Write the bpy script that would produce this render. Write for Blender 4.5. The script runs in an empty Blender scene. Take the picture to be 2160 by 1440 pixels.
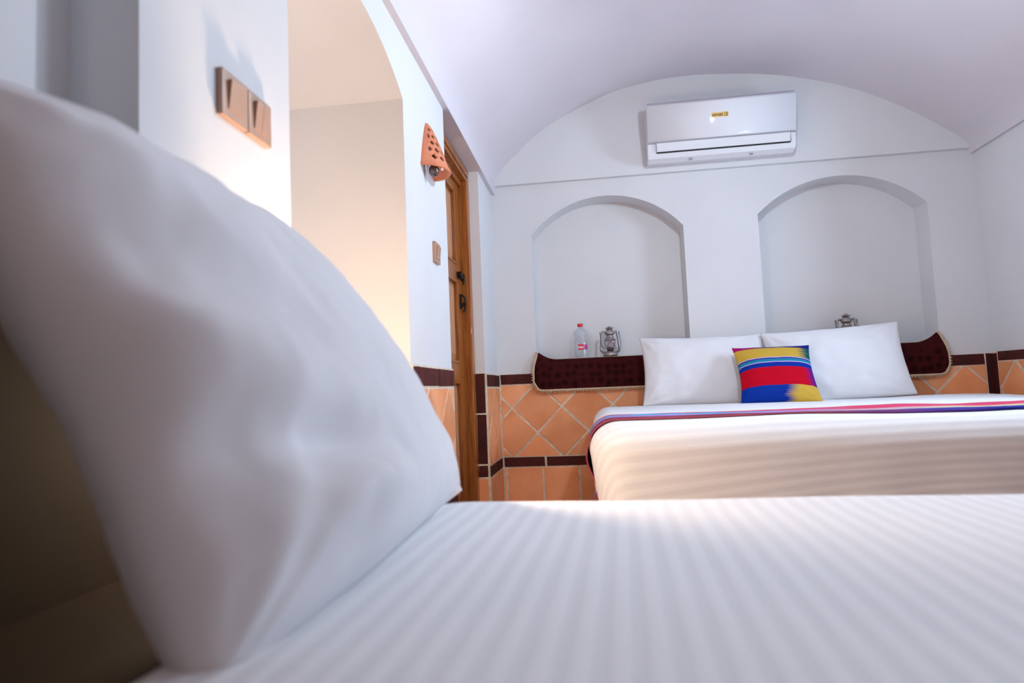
import bpy, bmesh, math, random
from mathutils import Vector, Matrix, noise
random.seed(7)
H = 0.65                      # camera height above the floor; measured heights below are relative to the camera
scn = bpy.context.scene
C = scn.collection
# ------------------------------------------------------------------ camera
cam_d = bpy.data.cameras.new('camera'); cam = bpy.data.objects.new('camera', cam_d); C.objects.link(cam)
cam_d.sensor_width = 36.0; cam_d.lens = 1385.46/2160*36; cam_d.clip_start = 0.01
cam_d.dof.use_dof = True; cam_d.dof.focus_distance = 3.55; cam_d.dof.aperture_fstop = 3.4
RM = ((0.99068382, 0.12980107, -0.0411976), (-0.05046284, 0.06891844, -0.9963452), (-0.1264874, 0.98914202, 0.07482652))
m = Matrix(((RM[0][0], -RM[1][0], -RM[2][0], 0), (RM[0][1], -RM[1][1], -RM[2][1], 0), (RM[0][2], -RM[1][2], -RM[2][2], H), (0, 0, 0, 1)))
cam.matrix_world = m
scn.camera = cam
# ------------------------------------------------------------------ colour management, world, large lights
scn.view_settings.view_transform = 'Standard'; scn.view_settings.look = 'None'
scn.view_settings.exposure = 0.55; scn.view_settings.gamma = 1.0; scn.view_settings.use_curve_mapping = False
w = bpy.data.worlds.new('world'); scn.world = w; w.use_nodes = True
w.node_tree.nodes['Background'].inputs[0].default_value = (0.62, 0.75, 1.0, 1)
w.node_tree.nodes['Background'].inputs[1].default_value = 0.25
WIN = dict(y0=1.50, y1=2.95, z0=0.22, z1=1.02)      # window in the right wall, outside the frame
ld = bpy.data.lights.new('window_daylight', 'AREA'); ld.shape = 'RECTANGLE'; ld.size = 1.9; ld.size_y = 1.1
ld.energy = 92; ld.color = (0.60, 0.78, 1.0)
lo = bpy.data.objects.new('window_daylight', ld); C.objects.link(lo)
lo.location = (2.90, 2.35, 0.66+H); lo.rotation_euler = (0, math.radians(90), 0)

# ------------------------------------------------------------------ helpers
def node(nt, t, **kw):
    n = nt.nodes.new(t)
    for k, v in kw.items(): setattr(n, k, v)
    return n
def mat(name, col, rough=0.6, var=0.0, scale=8, bump=0.0, bscale=60, metal=0.0, spec=0.5, rnd=0.0, col2=None, sheen=0.0, stretch=None, coat=0.0):
    M = bpy.data.materials.new(name); M.use_nodes = True; nt = M.node_tree; b = nt.nodes['Principled BSDF']
    b.inputs['Roughness'].default_value = rough; b.inputs['Metallic'].default_value = metal
    b.inputs['Specular IOR Level'].default_value = spec; b.inputs['Base Color'].default_value = (*col, 1)
    b.inputs['Sheen Weight'].default_value = sheen; b.inputs['Coat Weight'].default_value = coat
    tc = node(nt, 'ShaderNodeTexCoord'); mp = node(nt, 'ShaderNodeMapping'); nt.links.new(tc.outputs['Object'], mp.inputs[0])
    if stretch: mp.inputs['Scale'].default_value = stretch
    if rnd:
        oi = node(nt, 'ShaderNodeObjectInfo'); cx = node(nt, 'ShaderNodeCombineXYZ'); ml = node(nt, 'ShaderNodeMath', operation='MULTIPLY'); ml.inputs[1].default_value = 37
        nt.links.new(oi.outputs['Random'], ml.inputs[0])
        for i in range(3): nt.links.new(ml.outputs[0], cx.inputs[i])
        nt.links.new(cx.outputs[0], mp.inputs['Location'])
    if var or col2:
        n = node(nt, 'ShaderNodeTexNoise'); n.inputs['Scale'].default_value = scale; n.inputs['Detail'].default_value = 6
        nt.links.new(mp.outputs[0], n.inputs[0])
        r = node(nt, 'ShaderNodeValToRGB'); c2 = col2 or tuple(c*(1-var) for c in col)
        r.color_ramp.elements[0].position = 0.35; r.color_ramp.elements[1].position = 0.65
        r.color_ramp.elements[0].color = (*c2, 1); r.color_ramp.elements[1].color = (*col, 1)
        nt.links.new(n.outputs[0], r.inputs[0]); out = r.outputs[0]
        if rnd:
            hs = node(nt, 'ShaderNodeHueSaturation'); mr = node(nt, 'ShaderNodeMapRange')
            mr.inputs[3].default_value = 1-rnd; mr.inputs[4].default_value = 1+rnd
            nt.links.new(oi.outputs['Random'], mr.inputs[0]); nt.links.new(mr.outputs[0], hs.inputs['Value']); nt.links.new(out, hs.inputs['Color']); out = hs.outputs[0]
        nt.links.new(out, b.inputs['Base Color'])
    if bump:
        n2 = node(nt, 'ShaderNodeTexNoise'); n2.inputs['Scale'].default_value = bscale; n2.inputs['Detail'].default_value = 5
        bp = node(nt, 'ShaderNodeBump'); bp.inputs['Strength'].default_value = bump; bp.inputs['Distance'].default_value = 0.01
        nt.links.new(mp.outputs[0], n2.inputs[0]); nt.links.new(n2.outputs[0], bp.inputs['Height']); nt.links.new(bp.outputs[0], b.inputs['Normal'])
    return M
def link(o, parent=None):
    C.objects.link(o)
    if parent: o.parent = parent
    return o
def tag(o, label, cat=None, group=None, kind=None):
    o['label'] = label
    if cat: o['category'] = cat
    if group: o['group'] = group
    if kind: o['kind'] = kind
    return o
def thing(name, loc, label, cat, rot=(0, 0, 0), group=None, kind=None):
    o = bpy.data.objects.new(name, None); o.empty_display_size = 0.05; C.objects.link(o)
    o.location = (loc[0], loc[1], loc[2]+H); o.rotation_euler = rot
    return tag(o, label, cat, group, kind)
def obj(name, bm, m, parent=None, smooth=False, world=False):
    """link a bmesh as one mesh object; world=True: vertices are camera-relative world points"""
    if world:
        for v in bm.verts: v.co.z += H
    me = bpy.data.meshes.new(name)
    bm.normal_update(); bm.to_mesh(me); bm.free()
    for ml in (m if isinstance(m, (list, tuple)) else [m]): me.materials.append(ml)
    if smooth:
        for p in me.polygons: p.use_smooth = True
    return link(bpy.data.objects.new(name, me), parent)
def BM(): return bmesh.new()
def box(bm, x0, x1, y0, y1, z0, z1, bev=0.0, mi=0):
    vs = [bm.verts.new((x, y, z)) for x in (x0, x1) for y in (y0, y1) for z in (z0, z1)]
    fs = [bm.faces.new([vs[i] for i in q]) for q in ((0, 1, 3, 2), (4, 6, 7, 5), (0, 4, 5, 1), (2, 3, 7, 6), (0, 2, 6, 4), (1, 5, 7, 3))]
    for f in fs: f.material_index = mi
    if bev: bmesh.ops.bevel(bm, geom=list({e for f in fs for e in f.edges}), offset=bev, segments=2, affect='EDGES', profile=0.7)
def quad(bm, *p):
    f = bm.faces.new([bm.verts.new(q) for q in p]); return f
def lathe(bm, prof, seg=28, c=(0, 0, 0)):
    rings = []
    for r, z in prof:
        if r < 1e-6: rings.append([bm.verts.new((c[0], c[1], c[2]+z))])
        else: rings.append([bm.verts.new((c[0]+r*math.cos(2*math.pi*k/seg), c[1]+r*math.sin(2*math.pi*k/seg), c[2]+z)) for k in range(seg)])
    for a, b in zip(rings, rings[1:]):
        for k in range(seg):
            k2 = (k+1) % seg
            if len(a) == 1 and len(b) == 1: continue
            if len(a) == 1: bm.faces.new((a[0], b[k2], b[k]))
            elif len(b) == 1: bm.faces.new((a[k], a[k2], b[0]))
            else: bm.faces.new((a[k], a[k2], b[k2], b[k]))
def tube(bm, pts, r, seg=8, closed=False):
    pts = [Vector(p) for p in pts]; n = len(pts); rings = []
    up = Vector((0.13, 0.31, 0.94))
    for i, p in enumerate(pts):
        t = (pts[(i+1) % n]-pts[i-1]) if closed else (pts[min(i+1, n-1)]-pts[max(i-1, 0)])
        t.normalize(); a = t.cross(up)
        if a.length < 1e-3: a = t.cross(Vector((1, 0, 0)))
        a.normalize(); b = t.cross(a); rr = r[i] if isinstance(r, (list, tuple)) else r
        rings.append([bm.verts.new(p+a*rr*math.cos(2*math.pi*k/seg)+b*rr*math.sin(2*math.pi*k/seg)) for k in range(seg)])
    for i in range(n if closed else n-1):
        A, B = rings[i], rings[(i+1) % n]
        for k in range(seg): bm.faces.new((A[k], A[(k+1) % seg], B[(k+1) % seg], B[k]))
    if not closed: bm.faces.new(rings[0][::-1]); bm.faces.new(rings[-1])
def smooth_path(pts, n=6):
    pts = [Vector(p) for p in pts]; out = []
    for i in range(len(pts)-1):
        p0, p1, p2, p3 = pts[max(i-1, 0)], pts[i], pts[i+1], pts[min(i+2, len(pts)-1)]
        for k in range(n):
            t = k/n
            out.append(0.5*((2*p1)+(p2-p0)*t+(2*p0-5*p1+4*p2-p3)*t*t+(3*p1-p0-3*p2+p3)*t**3))
    out.append(pts[-1]); return out
def clip_poly(poly, u0, u1, v0, v1):
    def cl(P, f):
        out = []
        for i in range(len(P)):
            a, b = P[i-1], P[i]; fa, fb = f(a), f(b)
            if (fa >= 0) != (fb >= 0):
                t = fa/(fa-fb); out.append((a[0]+(b[0]-a[0])*t, a[1]+(b[1]-a[1])*t))
            if fb >= 0: out.append(b)
        return out
    for f in (lambda p: p[0]-u0, lambda p: u1-p[0], lambda p: p[1]-v0, lambda p: v1-p[1]):
        poly = cl(poly, f)
        if len(poly) < 3: return []
    return poly
def area2(P): return 0.5*sum(P[i-1][0]*P[i][1]-P[i][0]*P[i-1][1] for i in range(len(P)))
def text_mesh(name, s, size, m, parent, fn, bold=0.0):
    cu = bpy.data.curves.new(name, 'FONT'); cu.body = s; cu.size = size; cu.offset = bold; cu.resolution_u = 3
    to = bpy.data.objects.new(name, cu); C.objects.link(to)
    dg = bpy.context.evaluated_depsgraph_get(); me = bpy.data.meshes.new_from_object(to.evaluated_get(dg))
    bpy.data.objects.remove(to); me.name = name
    for v in me.vertices: v.co = fn(v.co.x, v.co.y)
    me.materials.clear(); me.materials.append(m)
    return link(bpy.data.objects.new(name, me), parent)

# ------------------------------------------------------------------ materials
def plaster(name, col):
    return mat(name, col, rough=0.75, var=0.035, scale=3, bump=0.10, bscale=14, spec=0.25)
M_wall = plaster('white_plaster', (0.71, 0.71, 0.725))
M_vault = plaster('vault_plaster', (0.69, 0.645, 0.685))  # pink of light bounced off the terracotta is put into this colour
M_tile = mat('terracotta_tile', (0.90, 0.415, 0.205), rough=0.6, col2=(0.80, 0.31, 0.125), scale=5, bump=0.12, bscale=30, rnd=0.13)
M_dark = mat('brown_border_tile', (0.080, 0.013, 0.011), spec=0.2, rough=0.7, col2=(0.045, 0.010, 0.009), scale=14, bump=0.2, bscale=50, rnd=0.25)
M_grout = mat('beige_grout', (0.80, 0.68, 0.54), rough=0.9, var=0.25, scale=30, bump=0.3, bscale=90)
M_floor = mat('floor_terracotta', (0.34, 0.22, 0.18), rough=0.6, col2=(0.27, 0.16, 0.12), scale=5)
M_wood = mat('varnished_wood', (0.42, 0.135, 0.022), rough=0.33, col2=(0.24, 0.062, 0.010), scale=6, stretch=(14, 14, 1.0), spec=0.5, coat=0.15)
M_woodp = mat('panel_wood', (0.60, 0.30, 0.15), rough=0.35, col2=(0.48, 0.21, 0.09), scale=6, stretch=(12, 12, 1.0), coat=0.15)
M_iron = mat('black_iron', (0.02, 0.017, 0.015), rough=0.5, metal=0.6)
M_bedwood = mat('dark_bed_wood', (0.13, 0.055, 0.025), rough=0.5, col2=(0.08, 0.03, 0.014), scale=6, stretch=(2, 14, 14))
M_ledge = mat('almost_black_brown_wood', (0.022, 0.011, 0.006), rough=0.7, spec=0.2, var=0.3, scale=5)
M_ac = mat('white_gloss_plastic', (0.76, 0.76, 0.79), rough=0.09, var=0.01, spec=0.5)
M_slot = mat('dark_slot', (0.012, 0.008, 0.008), rough=0.6)
M_gold = mat('gold_sticker', (0.75, 0.46, 0.12), rough=0.35, metal=0.3)
M_black = mat('black_print', (0.01, 0.01, 0.01), rough=0.5)
M_white = mat('white_print', (0.85, 0.85, 0.85), rough=0.5)
M_switch = mat('bronze_plastic', (0.42, 0.25, 0.17), rough=0.4, var=0.08, scale=20)
M_clay = mat('pink_terracotta', (0.66, 0.235, 0.125), rough=0.75, col2=(0.58, 0.19, 0.095), scale=18, bump=0.1)
M_steel = mat('galvanised_steel', (0.40, 0.355, 0.345), rough=0.34, metal=0.85, var=0.3, scale=40)
M_wire = mat('dark_wire', (0.09, 0.07, 0.07), rough=0.4, metal=0.8)
M_red = mat('red_plastic', (0.65, 0.008, 0.012), rough=0.4)
M_redl = mat('red_label', (0.62, 0.012, 0.02), rough=0.4)
M_mag = mat('magenta_label', (0.45, 0.03, 0.20), rough=0.4)
M_brass = mat('brass', (0.5, 0.33, 0.12), rough=0.35, metal=0.9)
M_shade = mat('linen_shade', (0.75, 0.62, 0.45), rough=0.8)
M_front = mat('dark_end_wall', (0.10, 0.055, 0.035), rough=0.9, var=0.3, scale=12, stretch=(6, 6, 0.6))  # unseen wall behind the camera, given a dark brown to hold back bounce
def linen(name, col=(0.80, 0.80, 0.83)):
    return mat(name, col, rough=0.85, var=0.02, scale=6, bump=0.15, bscale=700, spec=0.2, sheen=0.25)
M_pillow = linen('white_cotton', (0.76, 0.76, 0.79))
def striped(name, period):
    """white satin-stripe cotton: matte / glossy bands with a slightly puffed relief, laid out on the cloth's own UV"""
    M = bpy.data.materials.new(name); M.use_nodes = True; nt = M.node_tree; b = nt.nodes['Principled BSDF']
    uv = node(nt, 'ShaderNodeUVMap'); sp = node(nt, 'ShaderNodeSeparateXYZ'); nt.links.new(uv.outputs[0], sp.inputs[0])
    k = node(nt, 'ShaderNodeMath', operation='MULTIPLY'); k.inputs[1].default_value = 2*math.pi/period; nt.links.new(sp.outputs[0], k.inputs[0])
    s = node(nt, 'ShaderNodeMath', operation='SINE'); nt.links.new(k.outputs[0], s.inputs[0])
    h = node(nt, 'ShaderNodeMapRange'); h.inputs[1].default_value = -1; nt.links.new(s.outputs[0], h.inputs[0])
    r = node(nt, 'ShaderNodeValToRGB'); r.color_ramp.elements[0].position = 0.25; r.color_ramp.elements[1].position = 0.75
    r.color_ramp.elements[0].color = (0.76, 0.76, 0.785, 1); r.color_ramp.elements[1].color = (0.83, 0.83, 0.85, 1)
    nt.links.new(h.outputs[0], r.inputs[0]); nt.links.new(r.outputs[0], b.inputs['Base Color'])
    n = node(nt, 'ShaderNodeTexNoise'); n.inputs['Scale'].default_value = 9; n.inputs['Detail'].default_value = 4
    tc = node(nt, 'ShaderNodeTexCoord'); nt.links.new(tc.outputs['Object'], n.inputs[0])
    a = node(nt, 'ShaderNodeMath', operation='MULTIPLY_ADD'); a.inputs[1].default_value = 1.3
    nt.links.new(n.outputs[0], a.inputs[0]); nt.links.new(h.outputs[0], a.inputs[2])
    bp = node(nt, 'ShaderNodeBump'); bp.inputs['Strength'].default_value = 0.3; bp.inputs['Distance'].default_value = 0.0022
    nt.links.new(a.outputs[0], bp.inputs['Height']); nt.links.new(bp.outputs[0], b.inputs['Normal'])
    b.inputs['Roughness'].default_value = 0.75; b.inputs['Sheen Weight'].default_value = 0.2; b.inputs['Specular IOR Level'].default_value = 0.3
    return M
M_str1 = striped('satin_stripe_cotton', 0.0256)
def ikat(name, bandsA, bandsB, thr, nscale=(1.5, 26), soft=0.07, amp=0.25):
    """woven ikat bands on UV: colour A left of a ragged threshold, colour B right of it, one entry for each band of v"""
    M = bpy.data.materials.new(name); M.use_nodes = True; nt = M.node_tree; b = nt.nodes['Principled BSDF']
    uv = node(nt, 'ShaderNodeUVMap'); sp = node(nt, 'ShaderNodeSeparateXYZ'); nt.links.new(uv.outputs[0], sp.inputs[0])
    def ramp(stops):
        r = node(nt, 'ShaderNodeValToRGB'); cr = r.color_ramp; cr.interpolation = 'CONSTANT'
        while len(cr.elements) < len(stops): cr.elements.new(0.5)
        for e, (p, c) in zip(cr.elements, stops): e.position = p; e.color = (*c, 1) if isinstance(c, tuple) else (c, c, c, 1)
        nt.links.new(sp.outputs[1], r.inputs[0]); return r
    ra, rb, rt = ramp(bandsA), ramp(bandsB), ramp(thr)
    mp = node(nt, 'ShaderNodeMapping'); mp.inputs['Scale'].default_value = (nscale[0], nscale[1], 1); nt.links.new(uv.outputs[0], mp.inputs[0])
    n = node(nt, 'ShaderNodeTexNoise'); n.inputs['Scale'].default_value = 1.6; n.inputs['Detail'].default_value = 3; nt.links.new(mp.outputs[0], n.inputs[0])
    ad = node(nt, 'ShaderNodeMath', operation='MULTIPLY_ADD'); ad.inputs[1].default_value = amp; nt.links.new(n.outputs[0], ad.inputs[0]); nt.links.new(sp.outputs[0], ad.inputs[2])
    sb = node(nt, 'ShaderNodeMath', operation='SUBTRACT'); nt.links.new(ad.outputs[0], sb.inputs[0]); nt.links.new(rt.outputs[0], sb.inputs[1])
    mr = node(nt, 'ShaderNodeMapRange'); mr.inputs[1].default_value = amp/2-soft; mr.inputs[2].default_value = amp/2+soft; nt.links.new(sb.outputs[0], mr.inputs[0])
    mx = node(nt, 'ShaderNodeMix', data_type='RGBA'); nt.links.new(mr.outputs[0], mx.inputs[0]); nt.links.new(ra.outputs[0], mx.inputs[6]); nt.links.new(rb.outputs[0], mx.inputs[7])
    nt.links.new(mx.outputs[2], b.inputs['Base Color']); b.inputs['Roughness'].default_value = 0.9; b.inputs['Specular IOR Level'].default_value = 0.1
    n3 = node(nt, 'ShaderNodeTexNoise'); n3.inputs['Scale'].default_value = 400; bp = node(nt, 'ShaderNodeBump'); bp.inputs['Strength'].default_value = 0.1; bp.inputs['Distance'].default_value = 0.002
    nt.links.new(n3.outputs[0], bp.inputs['Height']); nt.links.new(bp.outputs[0], b.inputs['Normal'])
    return M
RED, BLU, NAV, YEL, GRN, TEA, PUR, LAV, MAG, CYA, WHT = ((0.46, 0.001, 0.014), (0.003, 0.028, 0.27), (0.012, 0.010, 0.17), (0.55, 0.35, 0.05), (0.004, 0.085, 0.10),
    (0.01, 0.20, 0.33), (0.06, 0.008, 0.20), (0.45, 0.42, 0.72), (0.36, 0.005, 0.14), (0.02, 0.36, 0.68), (0.75, 0.72, 0.76))
VB = [0, .20, .49, .555, .57, .585, .635, .655, .67, .895]
M_cush = ikat('ikat_cushion_cloth',
    list(zip(VB, [BLU, RED, BLU, PUR, LAV, TEA, PUR, LAV, YEL, MAG])),
    list(zip(VB, [YEL, PUR, BLU, PUR, LAV, TEA, PUR, LAV, GRN, NAV])),
    list(zip(VB, [.62, .90, 1, 1, 1, 1, 1, 1, .86, .30])))
RB = [0, .12, .40, .52, .60, .80]
M_run = ikat('ikat_runner_cloth',
    list(zip(RB, [(0.30, 0.06, 0.09), (0.20, 0.03, 0.05), (0.30, 0.20, 0.50), (0.45, 0.25, 0.45), CYA, RED])),
    list(zip(RB, [NAV, BLU, (0.62, 0.50, 0.28), (0.62, 0.50, 0.28), (0.60, 0.05, 0.13), (0.60, 0.05, 0.12)])),
    list(zip(RB, [.47, .475, .49, .50, .38, .12])), nscale=(5, 5), soft=0.09, amp=0.30)
def burgundy():
    M = bpy.data.materials.new('burgundy_damask'); M.use_nodes = True; nt = M.node_tree; b = nt.nodes['Principled BSDF']
    tc = node(nt, 'ShaderNodeTexCoord'); ck = node(nt, 'ShaderNodeTexVoronoi'); ck.inputs['Scale'].default_value = 22; ck.inputs['Randomness'].default_value = 0.45
    ns = node(nt, 'ShaderNodeTexNoise'); ns.inputs['Scale'].default_value = 260
    nt.links.new(tc.outputs['Object'], ck.inputs[0]); nt.links.new(tc.outputs['Object'], ns.inputs[0])
    ad = node(nt, 'ShaderNodeMath', operation='MULTIPLY_ADD'); ad.inputs[1].default_value = 0.9; nt.links.new(ns.outputs[0], ad.inputs[0]); nt.links.new(ck.outputs[0], ad.inputs[2])
    r = node(nt, 'ShaderNodeValToRGB'); r.color_ramp.elements[0].position = 0.62; r.color_ramp.elements[1].position = 1.0
    r.color_ramp.elements[0].color = (0.016, 0.0012, 0.0015, 1); r.color_ramp.elements[1].color = (0.042, 0.005, 0.006, 1)
    nt.links.new(ad.outputs[0], r.inputs[0]); nt.links.new(r.outputs[0], b.inputs['Base Color']); b.inputs['Roughness'].default_value = 0.9; b.inputs['Specular IOR Level'].default_value = 0.08
    return M
M_burg = burgundy()
M_trim = mat('gold_bead_trim', (0.80, 0.64, 0.46), rough=0.5, col2=(0.50, 0.34, 0.18), scale=350, bump=0.5, bscale=500)
def clear(name, tint, gl=0.12, df=0.08):
    """thin clear plastic or glass: see-through with a gloss at grazing angles"""
    M = bpy.data.materials.new(name); M.use_nodes = True; nt = M.node_tree; nt.nodes.remove(nt.nodes['Principled BSDF']); out = nt.nodes['Material Output']
    t = node(nt, 'ShaderNodeBsdfTransparent'); t.inputs[0].default_value = (*tint, 1)
    g = node(nt, 'ShaderNodeBsdfGlossy'); g.inputs['Roughness'].default_value = 0.08
    d = node(nt, 'ShaderNodeBsdfDiffuse'); d.inputs[0].default_value = (*tint, 1)
    lw = node(nt, 'ShaderNodeLayerWeight'); lw.inputs[0].default_value = 0.25
    mr = node(nt, 'ShaderNodeMapRange'); mr.inputs[3].default_value = gl*0.4; mr.inputs[4].default_value = gl*4; nt.links.new(lw.outputs['Fresnel'], mr.inputs[0])
    m1 = node(nt, 'ShaderNodeMixShader'); m1.inputs[0].default_value = df; nt.links.new(t.outputs[0], m1.inputs[1]); nt.links.new(d.outputs[0], m1.inputs[2])
    m2 = node(nt, 'ShaderNodeMixShader'); nt.links.new(mr.outputs[0], m2.inputs[0]); nt.links.new(m1.outputs[0], m2.inputs[1]); nt.links.new(g.outputs[0], m2.inputs[2])
    nt.links.new(m2.outputs[0], out.inputs[0]); return M
M_pet = clear('clear_bottle_plastic', (0.92, 0.95, 0.985), 0.10, 0.10)
M_glass = clear('lantern_glass', (0.84, 0.76, 0.78), 0.12, 0.14)
M_bulb = clear('bulb_glass', (0.22, 0.15, 0.14), 0.25, 0.25)
M_bulbw = bpy.data.materials.new('lit_bulb'); M_bulbw.use_nodes = True
M_bulbw.node_tree.nodes['Principled BSDF'].inputs['Emission Color'].default_value = (1, 0.8, 0.6, 1)
M_bulbw.node_tree.nodes['Principled BSDF'].inputs['Emission Strength'].default_value = 6

# ------------------------------------------------------------------ room shell
XL, XR, YB, YF, ZF, ZS = -0.568, 2.066, 3.75, -1.3, -H, 1.165
PROF = [(-0.545, 1.150), (-0.521, 1.256), (-0.40, 1.385), (-0.2, 1.541), (0.133, 1.691), (0.399, 1.746), (0.60, 1.757), (0.769, 1.748), (1.0, 1.722), (1.234, 1.669), (1.497, 1.575), (1.75, 1.434), (1.934, 1.302), (2.017, 1.231), (2.045, 1.172)]
PROF = [(x, z if z < 1.2 else 1.2+(z-1.2)*0.975) for x, z in PROF]
VP = smooth_path([(x, 0, z) for x, z in PROF], 5)
def vault_z(x):
    for a, b in zip(VP, VP[1:]):
        if a.x <= x <= b.x: return a.z+(b.z-a.z)*(x-a.x)/max(b.x-a.x, 1e-6)
    return 1.15
YV = YB-0.032; YE = YB+0.03
bm = BM()                                                   # vault with its springing ledge
for a, b in zip(VP, VP[1:]):
    quad(bm, (a.x, YF, a.z), (b.x, YF, b.z), (b.x, YE, b.z), (a.x, YE, a.z))
quad(bm, (XL-0.14, YF, 1.150), (-0.545, YF, 1.150), (-0.545, YE, 1.150), (XL-0.14, YE, 1.150))
quad(bm, (2.045, YF, 1.172), (XR+0.06, YF, 1.172), (XR+0.06, YE, 1.172), (2.045, YE, 1.172))
bmesh.ops.remove_doubles(bm, verts=bm.verts, dist=1e-5)
o = obj('ceiling', bm, M_vault, world=True, smooth=True); tag(o, 'white plastered barrel vault ceiling with a thin springing ledge', 'ceiling', kind='structure')
bpy.context.view_layer.objects.active = o
for p in o.data.polygons: p.use_smooth = p.center.z > 1.18+H
bm = BM(); box(bm, XL-0.7, XR+0.3, YF-0.1, YB+0.4, ZF-0.1, ZF); o = obj('floor', bm, M_floor, world=True)
tag(o, 'terracotta floor of the room', 'floor', kind='structure')

def seg_arch(x0, x1, zs, rise):
    c = (x0+x1)/2; hw = (x1-x0)/2; R = (hw*hw+rise*rise)/(2*rise)
    return lambda x: zs+math.sqrt(max(R*R-(x-c)**2, 0))-(R-rise)
def wall_with_openings(bm, P, a0, a1, zlo, ztop, ops):
    """P(a, depth, z) -> point; ops: (u0, u1, sill, headfunc, depth); builds face, jambs, heads, sills and backs"""
    xs = {a0, a1}
    for u0, u1, s, h, d in ops:
        n = 24 if callable(h) else 1
        for k in range(n+1): xs.add(u0+(u1-u0)*k/n)
    xs = sorted(xs)
    for A, B in zip(xs, xs[1:]):
        mid = (A+B)/2; op = next((q for q in ops if q[0]-1e-9 < mid < q[1]+1e-9), None)
        if not op: quad(bm, P(A, 0, zlo), P(B, 0, zlo), P(B, 0, ztop), P(A, 0, ztop)); continue
        u0, u1, s, h, d = op; hf = h if callable(h) else (lambda x, h=h: h)
        ha, hb = hf(A), hf(B)
        if s > zlo: quad(bm, P(A, 0, zlo), P(B, 0, zlo), P(B, 0, s), P(A, 0, s)); quad(bm, P(A, 0, s), P(B, 0, s), P(B, d, s), P(A, d, s))
        if min(ha, hb) < ztop-1e-4:
            quad(bm, P(A, 0, ha), P(B, 0, hb), P(B, 0, ztop), P(A, 0, ztop)); quad(bm, P(A, d, ha), P(B, d, hb), P(B, 0, hb), P(A, 0, ha))
        quad(bm, P(A, d, s), P(B, d, s), P(B, d, hb), P(A, d, ha))
        if abs(A-u0) < 1e-9: quad(bm, P(A, 0, s), P(A, d, s), P(A, d, ha), P(A, 0, ha))
        if abs(B-u1) < 1e-9: quad(bm, P(B, 0, s), P(B, d, s), P(B, d, hb), P(B, 0, hb))
# back wall with two arched niches and the lunette above
N1, N2, SILL, ND = (-0.343, 0.522), (0.929, 1.812), 0.160, 0.15
bm = BM()
wall_with_openings(bm, lambda a, d, z: (a, YB+d, z), XL-0.02, XR+0.06, ZF, 1.195,
    [(N1[0], N1[1], SILL, seg_arch(*N1, 0.892, 0.205), ND), (N2[0], N2[1], SILL, seg_arch(*N2, 0.925, 0.182), ND)])
bmesh.ops.remove_doubles(bm, verts=bm.verts, dist=1e-5)
wall_back = obj('wall_back', bm, M_wall, world=True); tag(wall_back, 'white plaster end wall with two arched niches and a tiled dado', 'wall', kind='structure')
bm = BM()
for a, b in zip(VP, VP[1:]):
    quad(bm, (a.x, YV, 1.195), (b.x, YV, 1.195), (b.x, YV, max(b.z, 1.195)), (a.x, YV, max(a.z, 1.195)))
quad(bm, (XL-0.02, YV, 1.195), (XR+0.06, YV, 1.195), (XR+0.06, YB+0.03, 1.195), (XL-0.02, YB+0.03, 1.195))
lun = obj('lunette', bm, M_wall, wall_back, world=True)
# left wall: recess, pier, arched alcove, wall, door recess, wall
bm = BM()
DOOR = (2.535, 3.311)
wall_with_openings(bm, lambda a, d, z: (XL-d, a, z), YF, YB+0.02, ZF, 1.150,
    [(0.597, 0.754, ZF, 1.150, 0.10), (1.176, 1.962, ZF, seg_arch(1.176, 1.962, 0.937, 0.105), 0.55), (DOOR[0], DOOR[1], ZF, 1.150, 0.125)])
bmesh.ops.remove_doubles(bm, verts=bm.verts, dist=1e-5)
wall_left = obj('wall_left', bm, M_wall, world=True); tag(wall_left, 'white plaster side wall with an arched alcove and a door recess', 'wall', kind='structure')
bm = BM()
wall_with_openings(bm, lambda a, d, z: (XR+d, a, z), YF, YB+0.02, ZF, 1.172, [(WIN['y0'], WIN['y1'], WIN['z0'], WIN['z1'], 0.16)])
bmesh.ops.remove_doubles(bm, verts=bm.verts, dist=1e-5)
bm.faces.ensure_lookup_table()
bmesh.ops.delete(bm, geom=[f for f in bm.faces if all(v.co.x > XR+0.15 for v in f.verts)], context='FACES')   # the window is open to the daylight
wall_right = obj('wall_right', bm, M_wall, world=True); tag(wall_right, 'white plaster side wall opposite the door with a tiled dado', 'wall', kind='structure')
bm = BM()
xs = [XL-0.02]+[p.x for p in VP]+[XR+0.02]
for A, B in zip(xs, xs[1:]): quad(bm, (A, YF, ZF), (B, YF, ZF), (B, YF, vault_z(B)+0.02), (A, YF, vault_z(A)+0.02))
o = obj('wall_front', bm, M_front, world=True); tag(o, 'unseen end wall facing the niche wall, made dark brown to cut bounced light', 'wall', kind='structure')
# window in the right wall
wn = thing('window_1', (XR+0.1, (WIN['y0']+WIN['y1'])/2, WIN['z0']), 'wooden window frame in the side wall opposite the arched alcove', 'window', kind='structure')
hw = (WIN['y1']-WIN['y0'])/2; hz = WIN['z1']-WIN['z0']
bm = BM()
box(bm, -0.02, 0.03, -hw, -hw+0.05, 0, hz); box(bm, -0.02, 0.03, hw-0.05, hw, 0, hz); box(bm, -0.02, 0.03, -hw, hw, 0, 0.05); box(bm, -0.02, 0.03, -hw, hw, hz-0.05, hz)
obj('window_frame', bm, M_wood, wn)
bm = BM(); box(bm, -0.015, 0.025, -0.02, 0.02, 0.05, hz-0.05); obj('mullion', bm, M_wood, wn)

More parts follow.
